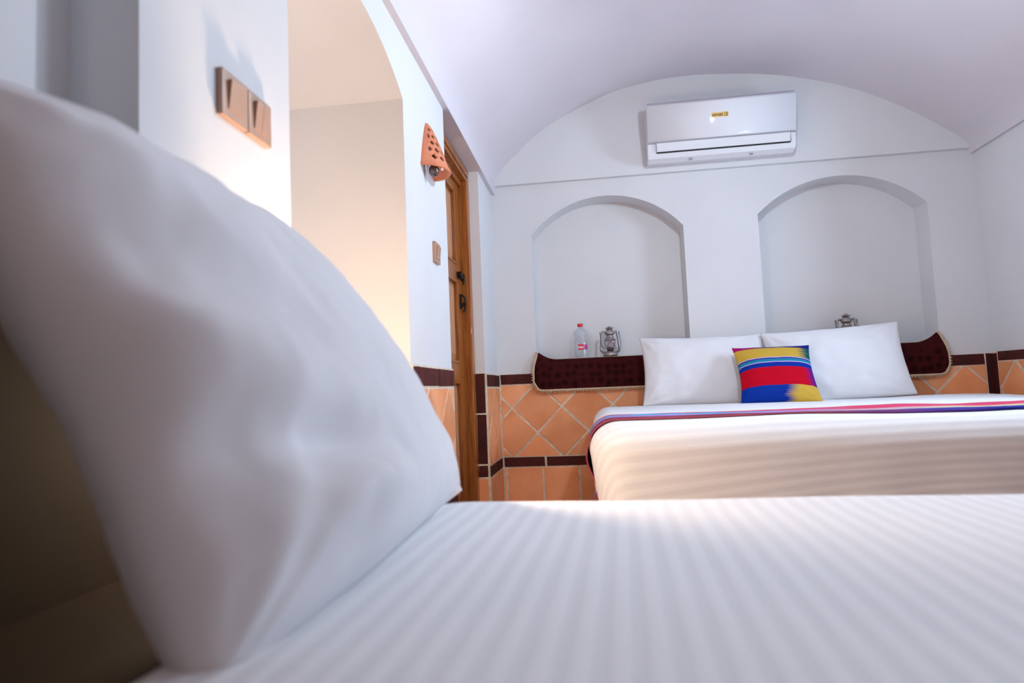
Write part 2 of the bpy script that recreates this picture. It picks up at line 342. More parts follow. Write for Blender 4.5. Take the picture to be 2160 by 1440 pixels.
# ------------------------------------------------------------------ dado tiles
TH = 0.008
def tile_obj(P, poly, m, parent, name='tile', th=TH):
    """one tile: polygon in wall coordinates (u, v) extruded off the wall, rim slightly bevelled"""
    if abs(area2(poly)) < 2.5e-4: return
    if area2(poly) < 0: poly = poly[::-1]
    cu = sum(p[0] for p in poly)/len(poly); cv = sum(p[1] for p in poly)/len(poly)
    jit = [(p[0]+random.uniform(-.0015, .0015), p[1]+random.uniform(-.0015, .0015)) for p in poly]
    th = th+random.uniform(-.001, .0015)
    def ins(p, d):
        l = math.hypot(p[0]-cu, p[1]-cv) or 1; k = max(1-d/l, 0.2); return (cu+(p[0]-cu)*k, cv+(p[1]-cv)*k)
    bm = BM()
    r0 = [bm.verts.new(P(p[0], 0.001, p[1])) for p in jit]; r1 = [bm.verts.new(P(p[0], th-0.002, p[1])) for p in jit]
    r2 = [bm.verts.new(P(*(lambda q: (q[0], th, q[1]))(ins(p, 0.003)))) for p in jit]
    n = len(poly)
    for k in range(n):
        a = (k+1) % n
        bm.faces.new((r0[k], r0[a], r1[a], r1[k])); bm.faces.new((r1[k], r1[a], r2[a], r2[k]))
    bm.faces.new(r2)
    bmesh.ops.recalc_face_normals(bm, faces=bm.faces)
    return obj(name, bm, m, parent, world=True)
def diamonds(P, u0, u1, v0, v1, cu, cv, parent):
    D = 0.2835; g = 0.0105; hd = D/2-g*1.414/2
    i0 = int((u0-cu)/D)-2; i1 = int((u1-cu)/D)+2
    for i in range(i0, i1+1):
        for j in range(-4, 5):
            for sx, sz in ((0.5, 0), (0, 0.5)):
                x = cu+(i+sx)*D; z = cv+(j+sz)*D
                pl = clip_poly([(x-hd, z), (x, z-hd), (x+hd, z), (x, z+hd)], u0, u1, v0, v1)
                if pl: tile_obj(P, pl, M_tile, parent)
def strip(P, joints, v0, v1, m, parent, g=0.007):
    for a, b in zip(joints, joints[1:]):
        tile_obj(P, [(a+g/2, v0), (b-g/2, v0), (b-g/2, v1), (a+g/2, v1)], m, parent, th=TH+0.002)
def grout(P, u0, u1, v0, v1, parent):
    bm = BM(); d = 0.0066
    a, b, c, e = P(u0, d, v0), P(u1, d, v0), P(u1, d, v1), P(u0, d, v1)
    quad(bm, a, b, c, e)
    quad(bm, e, c, P(u1, 0, v1), P(u0, 0, v1)); quad(bm, P(u0, 0, v0), a, e, P(u0, 0, v1)); quad(bm, b, P(u1, 0, v0), P(u1, 0, v1), c)
    obj('grout', bm, M_grout, parent, world=True)
Z_T1, Z_T0, Z_L1, Z_L0 = 0.093, 0.038, -0.378, -0.430           # upper border, lower border
def frange(a, b, s):
    out = [a]
    while out[-1]+s < b-0.04: out.append(out[-1]+s)
    return out+[b]
PB = lambda u, d, v: (u, YB-d, v)
grout(PB, XL, XR, ZF, Z_T1+0.002, wall_back)
strip(PB, [XL+0.012]+frange(-0.313, XR-0.045, 0.255), Z_T0, Z_T1, M_dark, wall_back)
diamonds(PB, XL+0.014, XR-0.045, Z_L1+0.006, Z_T0-0.006, -0.350, -0.240, wall_back)
strip(PB, [XL+0.012]+frange(-0.313, XR-0.045, 0.255), Z_L0, Z_L1, M_dark, wall_back, g=0.012)
strip(PB, [XL+0.012, -0.535]+frange(-0.33, XR-0.045, 0.202), ZF+0.005, Z_L0-0.008, M_tile, wall_back, g=0.012)
for z0, z1 in ((-0.40, -0.16), (-0.155, Z_T1)):
    tile_obj(PB, [(XR-0.040, z0), (XR-0.004, z0), (XR-0.004, z1), (XR-0.040, z1)], M_dark, wall_back)
PL = lambda u, d, v: (XL+d, u, v)
for u0, u1, js in ((1.962, DOOR[0], [1.966, 2.035, 2.288, DOOR[0]-0.004]), (DOOR[1], YB, [DOOR[1]+0.004, 3.57, YB-0.012])):
    grout(PL, u0, u1, ZF, Z_T1+0.002, wall_left)
    strip(PL, js, Z_T0-0.01, Z_T1-0.004, M_dark, wall_left)
    diamonds(PL, u0+0.006, u1-0.012, Z_L1+0.006, Z_T0-0.02, 2.152, 0.022, wall_left)
    strip(PL, js, Z_L0, Z_L1, M_dark, wall_left)
    strip(PL, frange(u0+0.004, u1-0.006, 0.2), ZF+0.005, Z_L0-0.008, M_tile, wall_left)
PJ = lambda u, d, v: (u, DOOR[1]-d, v)                          # door reveal: a column of brown tiles
grout(PJ, XL-0.055, XL, ZF, Z_T1+0.002, wall_left)
for z0, z1 in ((Z_L0+0.002, -0.372), (-0.366, -0.113), (-0.107, Z_T1)):
    tile_obj(PJ, [(XL-0.050, z0), (XL-0.002, z0), (XL-0.002, z1), (XL-0.050, z1)], M_dark, wall_left)
tile_obj(PJ, [(XL-0.050, ZF+0.005), (XL-0.002, ZF+0.005), (XL-0.002, Z_L0-0.006), (XL-0.050, Z_L0-0.006)], M_tile, wall_left)
PA = lambda u, d, v: (u, 1.962-d, v)                            # alcove jamb
grout(PA, XL-0.50, XL, ZF, Z_T1-0.01, wall_left)
strip(PA, [XL-0.50, XL-0.26, XL-0.004], Z_T0-0.01, Z_T1-0.012, M_dark, wall_left)
diamonds(PA, XL-0.495, XL-0.006, Z_L1, Z_T0-0.016, XL-0.02, -0.1, wall_left)
PR = lambda u, d, v: (XR-d, u, v)
grout(PR, 0.30, YB, ZF, Z_T1+0.006, wall_right)
strip(PR, frange(0.42, 3.70, 0.41)[:-1]+[3.70], Z_T0+0.014, Z_T1+0.006, M_dark, wall_right)
diamonds(PR, 0.31, 3.70, Z_L1+0.006, Z_T0+0.008, 3.557, 0.051, wall_right)
strip(PR, frange(0.31, 3.70, 0.255), Z_L0, Z_L1, M_dark, wall_right)
for z0, z1 in ((-0.40, -0.16), (-0.155, Z_T1)):
    tile_obj(PR, [(3.706, z0), (3.744, z0), (3.744, z1), (3.706, z1)], M_dark, wall_right)

# ------------------------------------------------------------------ wooden door in its recess
XD = XL-0.095                                                   # face of the leaf
door = thing('door_1', (XD, DOOR[1], ZF), 'varnished wooden panelled door with iron bolt set in the white side wall', 'door', kind='structure')
W = DOOR[1]-DOOR[0]; ZT = 1.148+H
bm = BM()
box(bm, -0.02, 0.045, -0.062, -0.002, 0, ZT, 0.004); box(bm, -0.02, 0.045, -W+0.002, -W+0.062, 0, ZT, 0.004)
box(bm, -0.02, 0.045, -W+0.062, -0.062, ZT-0.065, ZT-0.002, 0.004)
obj('door_frame', bm, M_wood, door)
bm = BM()
box(bm, 0.0, 0.016, -W+0.062, -0.062, ZT-0.092, ZT-0.065, 0.004); box(bm, 0.045, 0.052, -W+0.02, -0.045, ZT-0.045, ZT-0.020, 0.003)
obj('frame_moulding', bm, M_wood, door)
leaf = None
bm = BM(); y1 = -0.066; y0 = -W+0.066; st = 0.105
RZ = [(0.0, 0.13), (0.056, 0.143), (0.552, 0.630), (1.043-0.0, 1.076)]     # rails (relative to camera for the upper three)
rails = [(0.01, 0.13), (H+0.056, H+0.143), (H+0.552, H+0.630), (H+1.010, ZT-0.092)]
box(bm, -0.03, 0.0, y1-st, y1, 0.005, ZT-0.07, 0.003); box(bm, -0.03, 0.0, y0, y0+st, 0.005, ZT-0.07, 0.003)
for a, b in rails: box(bm, -0.03, -0.0005, y0+st-0.002, y1-st+0.002, a, b, 0.003)
leaf = obj('door_leaf', bm, M_wood, door)
for (a0, a1), (b0, b1) in zip(rails, rails[1:]):
    bm = BM(); ya, yb, za, zb = y0+st, y1-st, a1, b0
    i = 0.045
    o4 = [(-0.022, ya, za), (-0.022, yb, za), (-0.022, yb, zb), (-0.022, ya, zb)]
    n4 = [(-0.007, ya+i, za+i), (-0.007, yb-i, za+i), (-0.007, yb-i, zb-i), (-0.007, ya+i, zb-i)]
    A = [bm.verts.new(p) for p in o4]; B = [bm.verts.new(p) for p in n4]
    for k in range(4): bm.faces.new((A[k], A[(k+1) % 4], B[(k+1) % 4], B[k]))
    bm.faces.new(B); bmesh.ops.recalc_face_normals(bm, faces=bm.faces)
    o = obj('panel', bm, M_woodp, leaf)
    bm = BM()                                                   # bead round the panel
    for q in ((ya, ya+0.012, za, zb), (yb-0.012, yb, za, zb), (ya, yb, za, za+0.012), (ya, yb, zb-0.012, zb)):
        box(bm, -0.02, 0.003, q[0], q[1], q[2], q[3], 0.003)
    obj('panel_moulding', bm, M_wood, leaf)
zb = H+0.583; yb = -0.085
bm = BM(); box(bm, 0, 0.006, yb-0.085, yb+0.005, zb-0.014, zb+0.014, 0.002); tube(bm, [(0.014, yb-0.08, zb), (0.014, yb+0.055, zb)], 0.007); box(bm, 0.004, 0.022, yb-0.07, yb-0.055, zb-0.02, zb+0.016, 0.002)
tube(bm, [(0.014, yb-0.03, zb), (0.026, yb-0.03, zb-0.022), (0.022, yb-0.03, zb-0.045)], 0.005)
box(bm, 0.0, 0.020, yb+0.012, yb+0.022, zb-0.016, zb+0.016, 0.002)
tag(obj('bolt', bm, M_iron, leaf), 'black iron slide bolt')
bm = BM(); zb = H+0.458; yb = -0.10
box(bm, 0, 0.005, yb-0.02, yb+0.02, zb-0.02, zb+0.035, 0.002)
tube(bm, [(0.01+0.012*math.sin(t), yb+0.016*math.cos(t), zb-0.012+0.03*math.sin(t)*0.6-0.01) for t in [2*math.pi*k/14 for k in range(14)]], 0.004, closed=True)
tube(bm, smooth_path([(0.004, yb, zb+0.03), (0.02, yb, zb+0.02), (0.022, yb+0.012, zb-0.02), (0.012, yb+0.018, zb-0.055)]), 0.0045)
tag(obj('hasp', bm, M_iron, leaf), 'black iron ring hasp')

# ------------------------------------------------------------------ light switches and the clay sconce
def switch(y, z, label, two, s=0.076, group=None):
    t = thing('light_switch', (XL, y, z), label, 'switch', group=group)
    bm = BM(); box(bm, 0.0, 0.011, -s/2, s/2, -s/2, s/2, 0.003); obj('plate', bm, M_switch, t)
    n = 2 if two else 1; wdt = 0.046
    for k in range(n):
        a = -wdt/2+wdt*k/n+0.0006; b = -wdt/2+wdt*(k+1)/n-0.0006
        bm = BM()
        vs = [bm.verts.new(p) for p in ((0.010, a, -0.024), (0.010, b, -0.024), (0.010, b, 0.024), (0.010, a, 0.024), (0.0125, a, -0.024), (0.0125, b, -0.024), (0.0185, b, 0.024), (0.0185, a, 0.024))]
        for q in ((0, 1, 5, 4), (1, 2, 6, 5), (2, 3, 7, 6), (3, 0, 4, 7), (4, 5, 6, 7)): bm.faces.new([vs[i] for i in q])
        bmesh.ops.recalc_face_normals(bm, faces=bm.faces)
        obj('rocker', bm, M_switch, t)
    return t
switch(0.966, 0.487, 'bronze square wall switch with one wide rocker, on the white pier beside the arch', False)
switch(1.045, 0.487, 'bronze square wall switch with two narrow rockers, on the white pier beside the arch', True)
switch(2.325, 0.514, 'bronze two-rocker wall switch below the clay sconce', True)
NA, NT = 72, 64
def cone_pt(a, t, k=1.0):
    """a 0..pi round the half cone, t 0 rim .. 1 tip"""
    r = max(1-t, 0)**0.72 if t > 0 else 1-0.72*t
    r = max(r, 0.0)
    ry, rx = 0.088*r+0.008, 0.074*r+0.004
    return (rx*math.sin(a)*k, -ry*math.cos(a)*k, -0.002*math.sin(a)*(1-t)+0.175*t)
def hole(a, t):
    u = a/math.pi*7.0; v = t*6.2
    if not (0.10 < t < 0.86 and 0.11 < a/math.pi < 0.89): return False
    i = round(u-0.5*(round(v) % 2)); du = abs(u-0.5*(round(v) % 2)-i); dv = abs(v-round(v))
    return round(v) >= 1 and round(v) <= 5 and du*1.05+dv*1.0 < 0.42
def sconce(sc):
    bm = BM()
    G = [[bm.verts.new(cone_pt(math.pi*i/NA, j/NT)) for j in range(NT+1)] for i in range(NA+1)]
    for i in range(NA):
        for j in range(NT):
            if not hole(math.pi*(i+0.5)/NA, (j+0.5)/NT): bm.faces.new((G[i][j], G[i+1][j], G[i+1][j+1], G[i][j+1]))
    shade = obj('shade', bm, M_clay, sc, smooth=True)
    sm = shade.modifiers.new('thickness', 'SOLIDIFY'); sm.thickness = 0.008; sm.offset = -1
    bm = BM(); tube(bm, [cone_pt(math.pi*i/24, -0.02, 0.97) for i in range(25)], 0.0062, 8); obj('rim', bm, M_clay, sc, smooth=True)
    bm = BM(); tube(bm, [(0.002, -0.045, 0.035), (0.03, -0.045, 0.03), (0.034, -0.045, 0.0)], 0.011, 10); obj('bulb_holder', bm, M_slot, sc)
    bm = BM(); lathe(bm, [(0, -0.038), (0.011, -0.035), (0.018, -0.024), (0.019, -0.014), (0.013, 0.0), (0.010, 0.006)], 18, (0.034, -0.045, 0.0)); obj('bulb', bm, M_bulb, sc, smooth=True)
sconce(thing('wall_sconce', (XL, 2.255, 0.80), 'pierced terracotta half-cone sconce on the wall beside the wooden door', 'sconce'))

# ------------------------------------------------------------------ air conditioner
ac = thing('air_conditioner', (0.722, YB-0.032, 1.222), 'white split air conditioner on the lunette above the niches', 'air conditioner')
aw, ah, ad = 0.388, 0.300, 0.19
def extr(bm, prof, x0, x1, mi=0):
    A = [bm.verts.new((x0, y, z)) for y, z in prof]; B = [bm.verts.new((x1, y, z)) for y, z in prof]; n = len(prof)
    for k in range(n): bm.faces.new((A[k], B[k], B[(k+1) % n], A[(k+1) % n])).material_index = mi
    bm.faces.new(A[::-1]); bm.faces.new(B); bmesh.ops.recalc_face_normals(bm, faces=bm.faces)
def yfront(z): return -0.196+0.046*(max(0.285-z, 0)/0.19)**1.6
bm = BM()
extr(bm, [(0, 0.012), (-0.075, 0.0), (-0.118, 0.012), (-0.136, 0.035)]+[(yfront(z)+0.008, z) for z in (0.09, 0.13, 0.17, 0.21, 0.25, 0.284)]+[(-0.16, 0.298), (0, 0.298)], -aw, aw)
bmesh.ops.bevel(bm, geom=[e for e in bm.edges if abs(e.verts[0].co.x) > aw-0.001 and abs(e.verts[1].co.x) > aw-0.001 and e.verts[0].co.x*e.verts[1].co.x > 0], offset=0.003, segments=2, affect='EDGES'); obj('casing', bm, M_ac, ac)
bm = BM()                                                       # glossy front panel, curving in towards its lower edge
zs = [0.096+0.189*k/16 for k in range(17)]
extr(bm, [(yfront(zs[0])+0.007, zs[0])]+[(yfront(z), z) for z in zs]+[(yfront(zs[-1])+0.007, zs[-1])], -aw+0.001, aw-0.001)
panel = obj('front_panel', bm, M_ac, ac)
for p in panel.data.polygons: p.use_smooth = abs(p.normal.x) < 0.5 and abs(p.normal.z) < 0.8
bm = BM(); extr(bm, [(-0.138, 0.087), (-0.151, 0.087), (-0.149, 0.066), (-0.142, 0.042), (-0.130, 0.042)], -aw+0.048, aw-0.030); obj('flap', bm, M_ac, ac)
bm = BM(); extr(bm, [(-0.128, 0.041), (-0.1425, 0.041), (-0.1395, 0.0345), (-0.128, 0.0345)], -aw+0.047, aw-0.029); obj('air_slot', bm, M_slot, ac)
bm = BM()
for x in (-aw+0.0465, aw-0.0285): box(bm, x-0.0007, x+0.0007, -0.1505, -0.13, 0.040, 0.089)
box(bm, -aw+0.002, aw-0.002, -0.1455, -0.138, 0.0885, 0.0955)
obj('joint_line', bm, mat('grey_joint', (0.35, 0.33, 0.36), 0.6), ac)
bm = BM(); box(bm, -aw+0.006, aw-0.006, -0.18, -0.02, 0.290, 0.301); obj('top_grille', bm, mat('grille_grey', (0.40, 0.36, 0.42), 0.5), ac)
for x in (-0.155, 0.165):
    bm = BM(); box(bm, x-0.008, x+0.008, -0.106, -0.09, 0.0, 0.008, 0.002); obj('catch', bm, mat('catch_grey', (0.35, 0.33, 0.35), 0.5), ac)
LX0, LX1, LZ0, LZ1 = -0.048, 0.040, 0.192, 0.216
bm = BM(); vs = [bm.verts.new((x, yfront(z)-d, z)) for x, z in ((LX0, LZ0), (LX1, LZ0), (LX1, LZ1), (LX0, LZ1)) for d in (-0.002, 0.0008)]
bm.faces.new([vs[i] for i in (1, 3, 5, 7)])
for k in range(4): bm.faces.new([vs[i] for i in (2*k, (2*k+2) % 8, (2*k+3) % 8, 2*k+1)])
bmesh.ops.recalc_face_normals(bm, faces=bm.faces)
lg = obj('brand_sticker', bm, M_gold, ac)
tag(lg, 'gold sticker with black lettering')
text_mesh('brand_letters', 'simat', 0.0265, M_black, lg, lambda x, y: Vector((LX0+0.0035+x, yfront(LZ0+0.0045+y)-0.0016, LZ0+0.0045+y)), 0.0004)
bm = BM(); cx, cz = LX1-0.0125, (LZ0+LZ1)/2-0.0005
for r0, r1, a0, a1 in ((0.0075, 0.0098, 0, 2*math.pi), (0.0035, 0.0055, -1.2, 1.2), (0.0, 0.0018, 0, 2*math.pi)):
    n = 20
    for k in range(n):
        p = [(r, a0+(a1-a0)*(k+q)/n) for r, q in ((r0, 0), (r1, 0), (r1, 1), (r0, 1))]
        if r0 == 0: p = p[1:3]+[(0, 0)]
        bm.faces.new([bm.verts.new((cx+r*math.cos(a), yfront(cz+r*math.sin(a))-0.0016, cz+r*math.sin(a))) for r, a in p])
obj('brand_emblem', bm, M_black, lg)

# ------------------------------------------------------------------ burgundy cloths on the niche sills
def sill_cloth(x0, x1, xm0, xm1, peak0, peak1, label):
    """cloth lying on the sill and hanging over its edge; ends curl up at the jambs"""
    t = thing('sill_cloth', ((x0+x1)/2, YB, SILL), label, 'cloth'); cx = (x0+x1)/2
    NX, NV = 60, 26; drop = 0.172; lie = 0.12
    def pt(u, v):                                               # v 0 back of sill .. 0.4 sill edge .. 1 hem
        e = min(u, 1-u)*(x1-x0); k = max(0, 1-e/0.11); pk = (peak0 if u < 0.5 else peak1)*k*k
        if v < 0.4:
            q = v/0.4; return Vector((x0+(x1-x0)*u, lie*(1-q)-0.006*q, 0.006+pk*q))
        q = (v-0.4)/0.6
        bulge = math.sin(min(q*1.3, 1)*math.pi*0.5)
        xx0 = x0+(xm0-x0)*math.sin(min(q*1.6, 1)*math.pi/2); xx1 = x1+(xm1-x1)*math.sin(min(q*1.6, 1)*math.pi/2)
        x = xx0+(xx1-xx0)*u; em = min(x-xx0, xx1-x); c = 0.055
        zz = -(drop*q)
        if em < c: zz *= 1-0.30*(1-math.sqrt(max(0, 1-((c-em)/c)**2)))
        y = -0.008-0.022*bulge-0.004*math.sin(u*17)*q
        return Vector((x, y, 0.006+zz+pk*(1-q)**2))
    def P(u, v):
        p = pt(u, v); return (p.x-cx, p.y, p.z)
    bm = BM(); G = [[bm.verts.new(P(i/NX, j/NV)) for j in range(NV+1)] for i in range(NX+1)]
    for i in range(NX):
        for j in range(NV): bm.faces.new((G[i][j], G[i+1][j], G[i+1][j+1], G[i][j+1]))
    c = obj('cloth', bm, M_burg, t, smooth=True); sm = c.modifiers.new('thickness', 'SOLIDIFY'); sm.thickness = 0.003; sm.offset = -1
    path = [Vector(P(0, 0.15+0.85*k/14)) for k in range(14)]+[Vector(P(k/40, 1)) for k in range(41)]+[Vector(P(1, 1-0.85*k/14)) for k in range(1, 15)]
    dense = smooth_path(path, 5); acc = [0]
    for a, b in zip(dense, dense[1:]): acc.append(acc[-1]+(b-a).length)
    L = acc[-1]; n = int(L/0.0150); pts = []; j = 0
    for k in range(n+1):
        s = L*k/n
        while j < len(acc)-2 and acc[j+1] < s: j += 1
        f = (s-acc[j])/max(acc[j+1]-acc[j], 1e-6); pts.append(dense[j].lerp(dense[j+1], f))
    bm = BM(); cen = Vector((0, 0, -0.05))
    tube(bm, [p+Vector((0, -0.002, 0)) for p in pts], 0.0058, 6)
    for k in range(len(pts)-1):                                 # the pointed beads of the fringe
        a, b = pts[k], pts[k+1]; d = (b-a).normalized(); out = d.cross(Vector((0, 1, 0)))
        mid = (a+b)/2
        if out.length < 0.2: continue
        out.normalize()
        if out.dot(mid-cen) < 0: out = -out
        tip = mid+out*0.0150; y = Vector((0, 0.0025, 0))
        v = [bm.verts.new(q) for q in (a-y*1.5, b-y*1.5, tip-y, a+y, b+y, tip+y*0.2)]
        for q in ((0, 1, 2), (3, 5, 4), (0, 2, 5, 3), (1, 4, 5, 2)): bm.faces.new([v[i] for i in q])
    obj('fringe', bm, M_trim, t)
    bm = BM()                                                   # pale edging seen along the sill
    tube(bm, [Vector(P(k/40, 0.30)) + Vector((0, 0, 0.003)) for k in range(41)], 0.0035, 6); obj('edging', bm, M_trim, t)
sill_cloth(N1[0]+0.010, N1[1]-0.010, -0.360, 0.540, 0.048, 0.048, 'burgundy cloth with gold fringe under the water bottle, draped over a niche sill')
sill_cloth(N2[0]+0.010, N2[1]-0.010, 0.915, 1.838, 0.048, 0.055, 'burgundy cloth with gold fringe on the niche sill farther from the door')

# ------------------------------------------------------------------ lanterns and bottle
def lantern(x, y, label, rz=0.0, lean=0.0):
    t = thing('oil_lantern', (x, y, SILL+0.0095), label, 'lantern', (0, lean, rz), group=None)
    bm = BM(); lathe(bm, [(0, 0), (0.037, 0), (0.041, 0.004), (0.040, 0.020), (0.034, 0.030), (0.020, 0.035), (0, 0.035)]); obj('fuel_tank', bm, M_steel, t, smooth=True)
    bm = BM(); lathe(bm, [(0.016, 0.034), (0.019, 0.040), (0.021, 0.050), (0.012, 0.056), (0.006, 0.060), (0, 0.060)]); obj('burner', bm, M_wire, t, smooth=True)
    bm = BM(); lathe(bm, [(0.017, 0.048), (0.026, 0.058), (0.032, 0.076), (0.031, 0.094), (0.024, 0.112), (0.020, 0.118)]); obj('glass_globe', bm, M_glass, t, smooth=True)
    bm = BM(); lathe(bm, [(0.022, 0.110), (0.025, 0.112), (0.019, 0.118), (0.019, 0.128), (0.029, 0.131), (0.026, 0.140), (0.022, 0.152), (0.017, 0.160), (0.012, 0.163), (0, 0.163)]); obj('chimney', bm, M_steel, t, smooth=True)
    bm = BM(); lathe(bm, [(0, 0.178), (0.008, 0.177), (0.012, 0.172), (0.026, 0.168), (0.025, 0.166), (0.010, 0.168), (0, 0.168)])
    for k in range(4): tube(bm, [(0.013*math.cos(k*1.57), 0.013*math.sin(k*1.57), 0.158), (0.016*math.cos(k*1.57), 0.016*math.sin(k*1.57), 0.170)], 0.0022, 6)
    obj('cap', bm, M_steel, t, smooth=True)
    for s in (-1, 1):
        bm = BM()
        tube(bm, smooth_path([(s*0.020, 0, 0.145), (s*0.036, 0, 0.147), (s*0.044, 0, 0.138), (s*0.050, 0, 0.085), (s*0.054, 0, 0.050), (s*0.050, 0, 0.038), (s*0.036, 0, 0.028), (s*0.026, 0, 0.026)], 6), 0.0068, 10)
        obj('side_tube', bm, M_steel, t, smooth=True)
        bm = BM(); tube(bm, [(s*0.050, 0, 0.128), (s*0.055, 0, 0.132), (s*0.055, 0, 0.146)], 0.0022, 6); obj('handle_ear', bm, M_wire, t)
    bm = BM()
    for s in (-1, 1):
        for q in (-1, 1): tube(bm, smooth_path([(s*0.024, q*0.024, 0.052), (s*0.012, q*0.033, 0.078), (-s*0.010, q*0.034, 0.095), (-s*0.026, q*0.020, 0.099)], 4), 0.0012, 5)
    tube(bm, [(0.0335*math.cos(k*math.pi/10), 0.0335*math.sin(k*math.pi/10), 0.099) for k in range(20)], 0.0012, 5, closed=True)
    obj('wire_guard', bm, M_wire, t)
    bm = BM(); tube(bm, smooth_path([(-0.055, 0.0, 0.135), (-0.057, -0.020, 0.09), (-0.050, -0.035, 0.055), (-0.02, -0.042, 0.047), (0.02, -0.042, 0.047), (0.050, -0.035, 0.055), (0.057, -0.020, 0.09), (0.055, 0, 0.135)], 5), 0.0013, 5)
    obj('bail_handle', bm, M_wire, t)
lantern(0.080, YB+0.062, 'small steel hurricane lantern standing beside the water bottle', 0.18)
lantern(1.372, YB+0.062, 'small steel hurricane lantern behind the white pillows', -0.1)
bt = thing('water_bottle', (-0.086, YB+0.062, SILL+0.0095), 'clear plastic water bottle with red cap and red label on the niche sill', 'bottle')
bm = BM()
BP = [(0, 0.003), (0.030, 0.0), (0.0365, 0.004), (0.038, 0.012), (0.038, 0.05), (0.0378, 0.085), (0.0345, 0.104), (0.0300, 0.116), (0.0330, 0.130), (0.0355, 0.143), (0.0335, 0.157), (0.0250, 0.168), (0.0165, 0.174), (0.0135, 0.177), (0.0130, 0.184)]
BP = [(p.x, p.z) for p in smooth_path([(r, 0, z) for r, z in BP], 3)]
lathe(bm, [(max(r, 0), z) for r, z in BP], 32); obj('body', bm, M_pet, bt, smooth=True)
bm = BM(); lathe(bm, [(0.0150, 0.1835), (0.0155, 0.186), (0.0155, 0.199), (0.0145, 0.201), (0, 0.201)], 24); obj('cap', bm, M_red, bt, smooth=True)
def wrap(x, z, r, a0=-math.pi/2): a = a0+x/r; return Vector((r*math.cos(a), r*math.sin(a), z))
def label_band(bm, a, b, z0, z1, r):
    n = 14
    for k in range(n):
        x0 = a+(b-a)*k/n; x1 = a+(b-a)*(k+1)/n
        quad(bm, wrap(x0, z0, r), wrap(x1, z0, r), wrap(x1, z1, r), wrap(x0, z1, r))
bm = BM(); label_band(bm, -0.0185, 0.0165, 0.048, 0.080, 0.0384); lb = obj('label', bm, M_redl, bt, smooth=True)
tag(lb, 'red paper label with white letters')
text_mesh('label_letters', 'ino', 0.0235, M_white, lb, lambda x, y: wrap(-0.0165+x, 0.0575+y, 0.0388), 0.0007)
bm = BM(); label_band(bm, 0.0185, 0.046, 0.050, 0.079, 0.0384); obj('side_label', bm, M_mag, bt, smooth=True)

# ------------------------------------------------------------------ soft things
def fbm(x, y, z, o=3): return noise.fractal(Vector((x, y, z)), 1.0, 2.0, o)
def pillow_mesh(w, h, t, nx, ny, seed, wr=0.006, pinch=0.05, corner=0.0, foldfn=None, uv=False, p=2.6, pn=None):
    """stuffed case standing in its own XZ plane (x length, z height, y thickness), base at z = 0"""
    bm = BM(); uvl = bm.loops.layers.uv.new('UVMap') if uv else None
    sheets = []
    for side in (-1, 1):
        G = []
        for i in range(nx+1):
            row = []
            for j in range(ny+1):
                u = -1+2*i/nx; v = -1+2*j/ny
                a = math.sin(u*math.pi/2)*0.55+u*0.45; b = math.sin(v*math.pi/2)*0.55+v*0.45
                th = (max(1-abs(a)**(pn if pn and a < 0 else p), 0)**0.55)*(max(1-abs(b)**(p if not pn else max(p+(pn-p)*0.5*max(0, -a), 6.0 if b < 0 else 0)), 0)**0.55)
                x = w/2*a*(1-pinch*(1-b*b)*abs(a)**4); z = h/2*b*(1-(pinch if b > 0 else 0)*(1-a*a)*abs(b)**4)
                y = side*t/2*th
                k = th*(1-0.55*th)*3.2
                y += wr*k*fbm(x*9+seed, z*9, side*3.1)*1.2
                cr = min(math.hypot(a-sa, b-sb) for sa in (-1, 1) for sb in (-1, 1))
                y += wr*1.1*math.sin(math.atan2(abs(b)-1, abs(a)-1.0001)*14+seed)*math.exp(-cr*2.6)*min(1, cr*4)*min(th*3, 1)
                q = Vector((x, y, z+h/2))
                if foldfn: q = foldfn(q, a, b, side, th)
                row.append((q, (a+1)/2, (b+1)/2))
            G.append(row)
        sheets.append(G)
    V0 = [[bm.verts.new(c[0]) for c in r] for r in sheets[0]]
    V1 = [[(V0[i][j] if i in (0, nx) or j in (0, ny) else bm.verts.new(sheets[1][i][j][0])) for j in range(ny+1)] for i in range(nx+1)]
    for V, S, flip in ((V0, sheets[0], False), (V1, sheets[1], True)):
        for i in range(nx):
            for j in range(ny):
                idx = [(i, j), (i+1, j), (i+1, j+1), (i, j+1)]
                if flip: idx = idx[::-1]
                f = bm.faces.new([V[a][b] for a, b in idx])
                if uv:
                    for l, (a, b) in zip(f.loops, idx): l[uvl].uv = (S[a][b][1], S[a][b][2])
    return bm
def place(o, base, rot, label, cat, group=None):
    o.location = (base[0], base[1], base[2]+H); o.rotation_mode = 'XYZ'; o.rotation_euler = rot
    return tag(o, label, cat, group)
R = math.radians
ZM = -0.108                                                     # top of the far mattress
